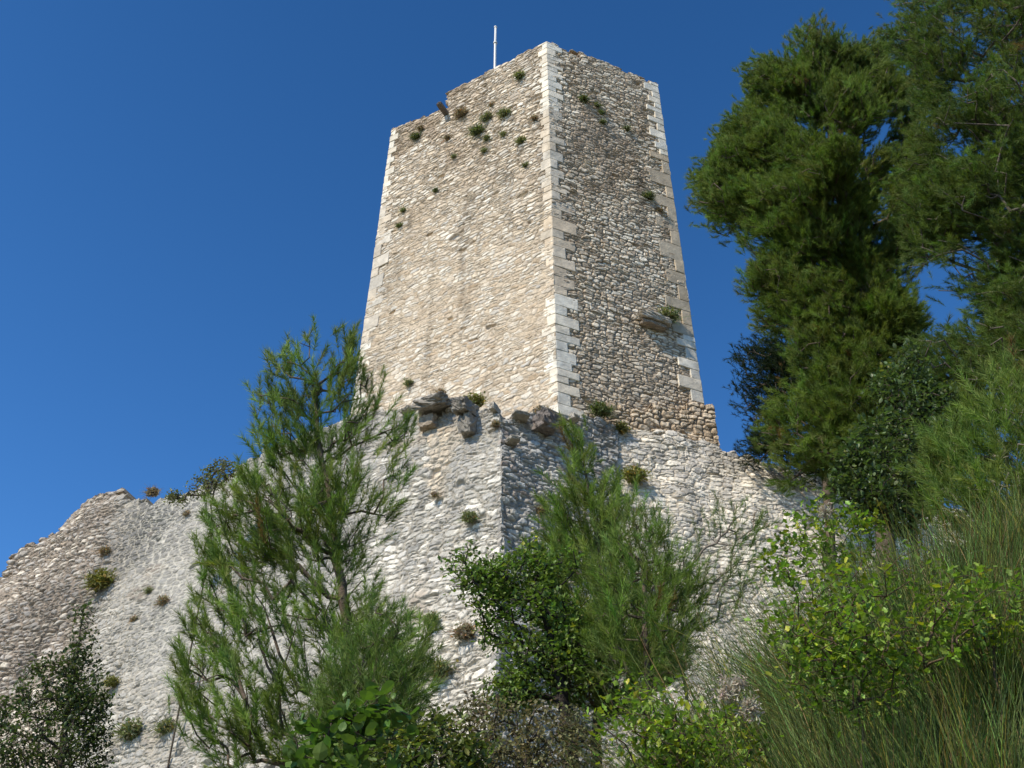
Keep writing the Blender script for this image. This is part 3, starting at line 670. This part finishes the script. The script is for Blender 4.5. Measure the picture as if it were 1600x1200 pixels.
def broom(label, X, Y, n, H, lean, rad, seed, base=(.115, .17, .06), w=.0034, z=None, split=3):
    rng = np.random.RandomState(seed); gz = float(ground_z(X, Y)) if z is None else z
    root = empty('broom_bush', (X, Y, gz), label, 'shrub', 'wiry green broom bushes on the right bank')
    acc = Acc(); ang = rng.uniform(0, 2 * math.pi, n); rr = rad * rng.uniform(0, 1, n) ** .6
    off = np.stack([rr * np.cos(ang), rr * np.sin(ang), np.zeros(n)], 1)
    b = np.array([X, Y, gz]) + off * .45; b[:, 2] = ground_z(b[:, 0], b[:, 1]) - .03 if z is None else gz
    D = unit(off * .95 / rad + np.array([0, 0, 1.]) + np.array(lean) + rng.normal(0, .2, (n, 3))); Ls = H * rng.uniform(.45, 1.1, n)
    c = tint(n, base, .38, rng, .16); old = rng.uniform(size=n) < .08; c[old] = tint(int(old.sum()), (.24, .18, .1), .2, rng); blades(acc, b, D, Ls, w * 1.2, c * .8, rng, 4, .3, .15)
    for k in range(split):    # side shoots fork off and run up beside the mother stem
        f = rng.uniform(.25, .75, n); b2 = b + D * (Ls * f)[:, None] * .98
        D2 = unit(D + rng.normal(0, .17, (n, 3)) + [0, 0, .05]); blades(acc, b2, D2, Ls * rng.uniform(.25, .55, n), w, c * rng.uniform(.8, 1.6, (n, 1)) * [1.15, 1.05, .9], rng, 3, .3, .12)
    acc.build('stems', M_STEM, root)
    return root

# --- large pines on the right
pine('pine_tree', 'tall dense dark green pine with rounded crown, nearest the tower', 17.5, [
    ([(1270, 62), (1310, 75), (1350, 72), (1400, 120), (1460, 220), (1490, 330), (1480, 420), (1400, 440), (1330, 420), (1250, 420), (1180, 400), (1170, 350), (1130, 340), (1100, 300), (1105, 275), (1140, 240), (1135, 205), (1170, 185), (1200, 180), (1190, 115), (1240, 100)], .48),
    ([(1185, 112), (1240, 92), (1270, 60), (1320, 72), (1355, 68), (1420, 130), (1400, 180), (1290, 190), (1200, 170)], .12),
    ([(1140, 205), (1220, 190), (1235, 340), (1140, 345), (1112, 300), (1115, 275), (1140, 245)], .07),
    ([(1150, 390), (1230, 400), (1330, 410), (1420, 440), (1440, 520), (1420, 560), (1440, 700), (1400, 760), (1240, 728), (1215, 640), (1225, 520), (1180, 490), (1190, 440)], .32)],
    [(1385, 900, 0), (1370, 640, 0), (1345, 450, .1), (1318, 330, 0), (1300, 220, 0), (1290, 110, 0)], 6000, 301, nper=8, needles=56, L=.2, nl=.12, w=.0075,
    base=(.15, .20, .046), tmax=2.4, up=.5, trunk_r=.2, lobes=(210, .6), spread=.13, power=.36, group='pines to the right of the tower', r_tip=.008)
pine('pine_tree', 'largest loose pine at the right edge reaching above the photo top', 13.0, [
    ([(1405, 5), (1415, 40), (1385, 75), (1425, 140), (1440, 250), (1440, 330), (1500, 360), (1600, 340), (1800, 300), (1800, -200), (1480, -160), (1440, -40)], .6),
    ([(1430, 250), (1600, 300), (1800, 250), (1800, 430), (1620, 440), (1540, 410), (1480, 450), (1440, 380)], .2),
    ([(1540, 400), (1800, 380), (1800, 560), (1560, 520), (1530, 460)], .1),
    ([(1440, 540), (1520, 500), (1580, 450), (1800, 420), (1800, 620), (1600, 640), (1480, 660), (1440, 620)], .18)],
    [(1800, 900, 0), (1760, 600, 0), (1710, 350, 0), (1670, 150, 0), (1640, -50, 0)], 5600, 302, nper=6, needles=52, L=.18, nl=.1, w=.006,
    base=(.12, .165, .042), tmax=2.0, up=.35, trunk_r=.17, lobes=(330, .5), spread=.12, power=.36, group='pines to the right of the tower', r_tip=.007, bark=(.15, .125, .1))
pine('pine_tree', 'small blackish pine seen far behind the right wall end', 26.0, [
    ([(1168, 565), (1195, 538), (1235, 550), (1290, 560), (1330, 640), (1320, 745), (1240, 735), (1190, 712), (1165, 665), (1190, 630), (1165, 595)], 1.0)],
    [(1300, 900, 0), (1290, 700, 0), (1270, 580, 0)], 520, 303, nper=6, needles=36, L=.35, nl=.13, w=.012, base=(.022, .036, .016), tmax=1.6, up=.4, trunk_r=.16, lobes=(20, .6), spread=.22, group='pines to the right of the tower', r_tip=.01)

# --- young pines in front of the walls
pine('young_pine', 'largest young pine, feathery and bright green, left of the tower foot', 8.0, [
    ([(430, 575), (465, 535), (490, 528), (505, 570), (505, 640), (495, 700), (430, 720), (402, 680), (405, 610)], .1),
    ([(515, 600), (525, 540), (550, 525), (562, 565), (585, 600), (585, 660), (560, 700), (515, 700)], .08),
    ([(430, 700), (540, 700), (570, 760), (560, 850), (540, 880), (350, 880), (322, 850), (340, 770), (400, 720)], .26),
    ([(600, 660), (635, 640), (640, 690), (615, 790), (590, 850), (575, 800), (600, 740)], .03),
    ([(320, 860), (560, 850), (590, 940), (640, 960), (665, 1040), (650, 1200), (340, 1200), (285, 1130), (262, 1060), (300, 1000), (305, 930)], .44)],
    [(560, 1330, 0), (548, 1100, 0), (540, 960, 0), (528, 870, 0), (515, 790, .05), (500, 700, 0), (490, 590, 0)], 830, 311, nper=2, needles=84, L=.26, nl=.09, w=.0048,
    base=(.185, .25, .058), tmax=.85, up=1.15, trunk_r=.06, spread=.07, group='young pines in front of the walls', r_tip=.0032, pen=1.0)
pine('young_pine', 'slender young pine with a pointed top, right of the bastion ridge', 8.2, [
    ([(895, 665), (908, 655), (918, 700), (935, 750), (985, 765), (980, 815), (950, 850), (850, 850), (862, 790), (870, 745), (885, 700)], .22),
    ([(850, 840), (960, 840), (1000, 900), (1040, 940), (1050, 1050), (980, 1120), (880, 1100), (850, 1000), (835, 900)], .73)],
    [(925, 1300, 0), (935, 1100, 0), (942, 950, 0), (935, 840, 0), (915, 740, 0), (905, 675, 0)], 480, 312, nper=2, needles=84, L=.25, nl=.085, w=.0048,
    base=(.185, .25, .058), tmax=.7, up=1.0, trunk_r=.045, spread=.06, group='young pines in front of the walls', r_tip=.003, pen=1.0)
pine('young_pine', 'thin sparse pine sapling against the white wall with pale twisted stem', 7.4, [
    ([(1085, 800), (1110, 775), (1135, 790), (1165, 770), (1195, 830), (1200, 900), (1150, 960), (1080, 990), (1060, 930), (1085, 870)], 1.0)],
    [(1075, 1150, 0), (1068, 1000, 0), (1066, 930, 0), (1090, 870, 0), (1125, 840, 0), (1150, 810, 0)], 75, 313, needles=60, L=.22, nl=.07, w=.0035,
    base=(.15, .21, .055), tmax=.35, up=1.0, trunk_r=.014, bark=(.3, .25, .2), group='young pines in front of the walls', r_tip=.0022)
pine('young_pine', 'low light green pine sapling between the slender pine and the sparse sapling', 7.0, [
    ([(950, 850), (985, 800), (1020, 795), (1045, 840), (1080, 880), (1100, 980), (1060, 1060), (960, 1060), (930, 960)], 1.0)],
    [(1010, 1200, 0), (1010, 1000, 0), (1005, 880, 0)], 260, 314, nper=2, needles=56, L=.22, nl=.075, w=.0035, base=(.17, .24, .055), tmax=.5, up=1.0, trunk_r=.03, spread=.05, group='young pines in front of the walls', r_tip=.0025)
pine('young_pine', 'small young pine right of the large feathery one, low over the path edge', 6.6, [
    ([(560, 985), (590, 940), (630, 980), (655, 1040), (650, 1120), (620, 1210), (500, 1220), (490, 1100), (530, 1040)], 1.0)],
    [(580, 1330, 0), (580, 1150, 0), (590, 1000, 0)], 330, 315, nper=2, needles=56, L=.2, nl=.065, w=.0033, base=(.14, .20, .05), tmax=.45, up=1.1, trunk_r=.03, spread=.05, group='young pines in front of the walls', r_tip=.0025)
pine('young_pine', 'bright young pine high on the right bank above the broom', 6.2, [
    ([(1530, 620), (1555, 570), (1600, 590), (1640, 560), (1720, 600), (1720, 900), (1560, 860), (1460, 800), (1455, 740), (1475, 670), (1510, 680)], 1.0)],
    [(1680, 1100, 0), (1640, 850, 0), (1600, 700, 0), (1560, 600, 0)], 620, 316, nper=2, needles=64, L=.24, nl=.08, w=.0042, base=(.17, .235, .055), tmax=.6, up=1.1, trunk_r=.035, spread=.06, group='young pines in front of the walls', r_tip=.0028, bark=(.32, .27, .22))

# --- broadleaf shrubs
leafy('oak_shrub', 'dark leaning broadleaf bush with a bare black trunk, left of the slender pine', 7.6, [
    ([(685, 880), (730, 865), (770, 875), (800, 850), (800, 960), (750, 950), (720, 925)], .26),
    ([(790, 850), (860, 840), (890, 870), (890, 960), (790, 970)], .2),
    ([(740, 960), (800, 960), (920, 940), (940, 1060), (900, 1110), (820, 1070), (770, 1060)], .38),
    ([(730, 1085), (780, 1060), (860, 1060), (840, 1090), (770, 1100)], .16)],
    [(892, 1300, 0), (890, 1150, 0), (878, 1080, 0), (862, 1010, 0), (850, 950, 0)], 700, 14, .04, (.15, .215, .055), 321, 'lobed', lobes=(80, .19), tmax=.6, cl=.09, trunk_r=.05, yellow=.06, bark=(.05, .04, .035), cat='bush')
leafy('bush', 'tall dark small-leaved bush at the lower left corner before the wall', 10.5, [
    ([(118, 1000), (122, 950), (140, 945), (150, 1000), (160, 1060), (175, 1100), (160, 1180), (100, 1120), (95, 1050)], .28),
    ([(-20, 1110), (30, 1060), (70, 1020), (110, 1020), (150, 1080), (175, 1120), (165, 1230), (-20, 1230)], .72)],
    [(80, 1330, 0), (95, 1180, 0), (115, 1060, 0), (130, 960, 0)], 620, 15, .042, (.085, .11, .045), 322, 'oval', tmax=.8, cl=.11, trunk_r=.04, cat='bush')
leafy('bush', 'glossy grey-green broadleaf bush under the tall pines at the right', 9.8, [
    ([(1310, 690), (1370, 640), (1360, 600), (1400, 560), (1420, 530), (1450, 590), (1500, 620), (1510, 700), (1470, 780), (1420, 840), (1330, 800), (1300, 750)], 1.0)],
    [(1440, 1000, 0), (1430, 850, 0), (1410, 700, 0), (1405, 600, 0)], 800, 16, .062, (.10, .14, .055), 323, 'oval', tmax=.9, cl=.12, trunk_r=.04, cat='bush', yellow=.04)
leafy('bush', 'near bush with big round green leaves at the photo bottom, left of centre', 3.4, [
    ([(430, 1185), (480, 1130), (530, 1110), (600, 1080), (640, 1110), (640, 1170), (600, 1230), (440, 1240)], 1.0)],
    [(540, 1400, 0), (545, 1250, 0), (560, 1140, 0)], 75, 6, .045, (.10, .17, .035), 324, 'round', tmax=.25, cl=.07, trunk_r=.008, cat='bush', r_tip=.0016, var=.16)
leafy('bush', 'low dense leafy bush at the bottom between the round-leaved one and the small pine', 5.2, [
    ([(520, 1200), (600, 1140), (690, 1110), (760, 1150), (740, 1250), (520, 1260)], 1.0)],
    [(640, 1400, 0), (640, 1230, 0), (650, 1170, 0)], 260, 14, .035, (.13, .165, .05), 325, 'oval', tmax=.4, cl=.08, trunk_r=.015, cat='bush', r_tip=.002, yellow=.08)
leafy('bush', 'dry olive-brown scrub bush at the bottom centre under the white wall', 6.5, [
    ([(670, 1130), (740, 1085), (850, 1100), (930, 1120), (960, 1240), (690, 1250)], 1.0)],
    [(820, 1400, 0), (820, 1250, 0), (825, 1170, 0)], 520, 13, .03, (.21, .20, .10), 326, 'lobed', tmax=.5, cl=.08, trunk_r=.015, cat='bush', r_tip=.002, mat=M_DRY)
leafy('bush', 'thin open bush growing on top of the left wall against the sky', 25.5, [
    ([(290, 775), (300, 750), (330, 725), (350, 715), (370, 725), (385, 735), (345, 760), (320, 778)], .8), ([(258, 780), (268, 768), (290, 775), (290, 785)], .2)],
    [(330, 850, 0), (330, 790, 0), (338, 755, 0)], 260, 7, .075, (.17, .18, .10), 327, 'oval', tmax=.5, cl=.16, trunk_r=.025, cat='bush', r_tip=.007)
# --- climbers with yellow-green leaves over the broom
vine = lambda lab, Y, poly, tr, nt_, seed, **k: leafy('climbing_plant', lab, Y, [(poly, 1.0)], tr, nt_, 7, k.pop('size', .052), k.pop('base', (.18, .27, .04)), seed, k.pop('kind', 'lobed'), tmax=k.pop('tmax', .45), cl=.08, trunk_r=.005, cat='climber', r_tip=.0011, yellow=.12, group='leafy climbers over the broom', bark=(.14, .1, .06), droop=.35, stemname='vine_stem', **k)
vine('yellow-green climber in full sun at the bottom, with pale fluffy seed heads', 4.1, [(945, 1100), (1000, 1030), (1060, 1040), (1120, 1050), (1190, 1080), (1210, 1170), (1180, 1240), (960, 1240)], [(1080, 1400, 0), (1080, 1200, 0), (1080, 1120, 0)], 330, 331, size=.03, lobes=(30, .13), heads=[(1135, 1080, .035), (1170, 1105, .035), (1155, 1068, .025)])
vine('yellow-green climber spread over the middle of the big broom', 3.95, [(1190, 960), (1210, 890), (1290, 850), (1400, 860), (1470, 890), (1560, 900), (1600, 930), (1580, 980), (1500, 990), (1440, 1060), (1330, 1110), (1250, 1080), (1190, 1010)], [(1350, 1350, 0), (1350, 1150, 0), (1350, 980, 0)], 420, 332, size=.031, tmax=.7, lobes=(60, .16))
vine('upper yellow-green climber where the white wall meets the bank', 6.2, [(1180, 880), (1220, 820), (1270, 770), (1330, 790), (1390, 820), (1380, 880), (1290, 900), (1210, 910)], [(1290, 1150, 0), (1290, 980, 0), (1285, 860, 0)], 170, 333, size=.045, heads=[(1290, 800, .04)])
vine('sparse climber on the broom at the far right edge', 4.1, [(1440, 960), (1500, 900), (1620, 880), (1640, 1000), (1560, 1020), (1470, 1010)], [(1560, 1350, 0), (1560, 1150, 0), (1550, 960, 0)], 60, 334, size=.036)
# --- broom
for i, (lab, px, py, Y, n, H, lean, rad) in enumerate([
    ('big dark green broom leaning far left, just right of the lower fluffy seed heads', 1290, 1330, 4.7, 1900, 1.15, (-.6, 0, 0), .5),
    ('low broom clump at the bottom, left of the lower fluffy seed heads', 1130, 1330, 4.6, 900, .95, (-.35, 0, 0), .4),
    ('broom clump at the right edge of the photo, halfway up the bank', 1580, 1180, 4.7, 1900, .95, (-.1, 0, 0), .55),
    ('broom clump against the foot of the bright young pine', 1500, 1030, 5.8, 1700, .9, (-.15, 0, 0), .6),
    ('broom clump in front of the white wall, left of the upper climber', 1210, 1100, 6.0, 1200, 1.25, (-.45, 0, 0), .5),
    ('broom clump right under the upper climber', 1350, 1080, 6.2, 1400, 1.15, (-.2, 0, 0), .55),
    ('broom clump in the bottom right corner', 1560, 1330, 4.0, 1600, .85, (-.1, 0, 0), .5),
    ('dark broom clump below the middle climber', 1400, 1300, 4.3, 1700, .95, (-.25, 0, 0), .5),
    ('tall broom clump right of the middle climber', 1460, 1120, 5.2, 1800, 1.15, (-.15, 0, 0), .5),
    ('broom clump behind the right edge, highest on the bank', 1640, 990, 5.6, 1300, .8, (-.1, 0, 0), .6),
    ('thin broom clump at the foot of the sparse pine sapling', 1090, 1260, 5.8, 600, .95, (-.3, 0, 0), .4)]):
    q = atY(px, py, Y); broom(lab, float(q[0]), Y, n, H, lean, rad, 400 + i)

# --- grass on the bank
rng = np.random.RandomState(77); n = 26000
gx = rng.uniform(-9, 9, n); gy = 2.5 + 17 * rng.uniform(0, 1, n) ** 1.3; gz = ground_z(gx, gy); keep = fbm(gx * .8, gy * .8, 88) > .42
gx, gy, gz = gx[keep], gy[keep], gz[keep]; n = len(gx); b = np.stack([gx, gy, gz - .02], 1); acc = Acc()
c = tint(n, (.13, .15, .05), .25, rng, .3); blades(acc, b, unit(rng.normal(0, .3, (n, 3)) + [0, 0, 1]), rng.uniform(.12, .5, n), .006, c, rng, 3, .3, .4)
tag(acc.build('grass', M_STEM), None, None, kind='stuff')

# --- tufts rooted in the joints of the masonry
def tuft(x, y, P, n, size, kindc, label, seed, name='wall_plant'):
    rng = np.random.RandomState(seed); p = onplane(x, y, P, n); m = 110 if size < .3 else 260
    cols = {'g': (.22, .235, .13), 'd': (.15, .175, .08), 'b': (.30, .26, .17), 'y': (.23, .22, .08)}
    D = unit(unit(rng.normal(0, 1, (m, 3))) * .9 + n * .55 + np.array([0, 0, .55])); b = p + rng.normal(0, size * .12, (m, 3)) * [1.5, 1.1, .8]
    acc = Acc(); c = tint(m, cols[kindc], .25, rng, .08); blades(acc, b, D, size * rng.uniform(.35, 1.1, m) ** 1.3, size * .03 + .004, c, rng, 3, .4, .7)
    V, T = leaf_template('oval', rng); k = m * 2; pb = b[rng.randint(0, m, k)] + D[rng.randint(0, m, k)] * (size * rng.uniform(.05, .5, k))[:, None]
    dd = unit(rng.normal(0, 1, (k, 3)) + [0, 0, .4]); replicate(acc, V, T, pb, frames(dd, rng), np.full(k, size * .17 + .01) * rng.uniform(.6, 1.2, k), tint(k, cols[kindc], .25, rng, .1))
    o = acc.build(name, M_DRY if kindc == 'b' else M_LEAF)
    me = o.data; me.transform(__import__('mathutils').Matrix.Translation(-Vector(tuple(p)))); o.location = tuple(p)
    tag(o, label, 'plant', 'plants rooted in the masonry'); return o
TL_, TR_ = (tC, nL), (tC, nR); G1, G2, G3 = (R0, n1), (R0, n2), (P3, n3)
tl = [
 (813, 120, TL_, .3, 'g', 'green tuft high on the sunlit tower face, just under its top near the white quoins'),
 (722, 180, TL_, .42, 'b', 'largest straw-coloured tuft, right beside the spout notch on the tower'),
 (768, 165, TL_, .2, 'b', 'small brown tuft between the flagpole and the straw-coloured clump'),
 (762, 186, TL_, .34, 'g', 'green tuft right of the straw-coloured clump under the flagpole'),
 (790, 180, TL_, .36, 'g', 'grey-green tuft midway between flagpole foot and front quoins'),
 (748, 207, TL_, .42, 'd', 'largest dark green tuft on the sunlit tower face'),
 (762, 218, TL_, .26, 'd', 'dark tuft touching the lower right of the largest dark tuft'),
 (787, 211, TL_, .22, 'g', 'small green tuft a step right of the largest dark tuft'),
 (836, 186, TL_, .26, 'b', 'brownish tuft close to the left of the front quoins'),
 (815, 222, TL_, .28, 'g', 'green tuft left of the front quoins, below the brownish one'),
 (757, 237, TL_, .24, 'g', 'small green tuft straight below the largest dark tuft'),
 (651, 215, TL_, .3, 'd', 'dark green tuft near the top left corner of the tower'),
 (658, 202, TL_, .26, 'b', 'dull tuft just under the notched tower edge at the left'),
 (700, 216, TL_, .24, 'b', 'brown tuft below the gutter spout'),
 (821, 259, TL_, .2, 'g', 'tiny green tuft beside the front quoins, lowest of those near them'),
 (710, 246, TL_, .2, 'g', 'faint green tuft left of centre on the upper tower face'),
 (681, 299, TL_, .2, 'd', 'single dark green tuft alone in the left middle of the tower face'),
 (631, 330, TL_, .22, 'g', 'green tuft near the left quoins, upper of two'),
 (625, 354, TL_, .22, 'd', 'green tuft near the left quoins, lower of two'),
 (640, 600, TL_, .26, 'g', 'low green tuft near the foot of the sunlit tower face'),
 (911, 157, TR_, .28, 'd', 'green tuft highest on the raked tower face'),
 (933, 166, TR_, .24, 'd', 'tuft right of the highest one on the raked tower face'),
 (939, 178, TR_, .24, 'd', 'dark tuft in the middle of the cluster on the raked tower face'),
 (941, 192, TR_, .22, 'd', 'lowest dark tuft of the cluster on the raked tower face'),
 (979, 203, TR_, .24, 'd', 'dark tuft apart to the right of the cluster on the raked tower face'),
 (1012, 309, TR_, .32, 'd', 'green tuft by the right quoins at mid height'),
 (1030, 330, TR_, .26, 'b', 'brown tuft by the right quoins under a green one'),
 (1043, 497, TR_, .5, 'g', 'green clump growing on the projecting ledge'),
 (745, 630, G1, .45, 'y', 'yellow-green clump above the narrow corbel'),
 (690, 616, G1, .35, 'b', 'dry clump on top of the large corbel'),
 (845, 646, G2, .4, 'b', 'dry clump at the foot of the front quoins'),
 (937, 645, G2, .55, 'd', 'large dark green clump at the foot of the raked tower face'),
 (971, 672, G3, .4, 'y', 'yellowish clump below the large dark one at the tower foot'),
 (775, 665, G1, .3, 'b', 'brown tuft between the two small corbels near the ridge'),
 (990, 748, G3, .6, 'y', 'large olive clump on the white wall right of the pointed pine'),
 (845, 800, G2, .35, 'b', 'reddish dry tuft on the dark face beside the pointed pine'),
 (735, 812, G1, .35, 'g', 'olive tuft on the bastion left of the ridge'),
 (680, 775, G1, .25, 'b', 'brown tuft in the middle of the bastion below the large corbel'),
 (728, 992, G1, .55, 'b', 'grey-brown bushy tuft left of the dark leaning bush'),
 (688, 1050, G1, .5, 'g', 'grey-green tuft low on the wall between the small pine and the dark bush'),
 (675, 972, G1, .35, 'g', 'small tuft left of the grey-brown bushy one'),
 (160, 912, G1, .75, 'y', 'largest round clump on the left wall in the dark band'),
 (257, 942, G1, .4, 'b', 'dry tuft on the left wall left of the big feathery pine'),
 (233, 925, G1, .25, 'g', 'tiny tuft on the smooth grey part of the left wall'),
 (211, 970, G1, .3, 'b', 'brown tuft under the smooth grey part of the left wall'),
 (175, 1068, G1, .35, 'y', 'yellowish tuft beside the dark bush of the lower left'),
 (207, 1147, G1, .6, 'g', 'green clump at the bottom of the left wall, right of the dark bush'),
 (262, 1140, G1, .45, 'g', 'green clump at the wall bottom, right of the one by the dark bush'),
 (240, 772, G1, .45, 'b', 'pale dry grass on top of the left wall'),
 (165, 864, G1, .4, 'b', 'dry tuft under the dark shoulder of the left wall'),
 (293, 805, G1, .3, 'b', 'brown tuft near the wall top left of the feathery pine')]
for i, (x, y, (P, n_), sz, k, lab) in enumerate(tl): tuft(x, y, P, n_, sz * (.8 if P is R0 and k == 'b' else .95 if P is not tC else 1.15), k, lab, 900 + i)
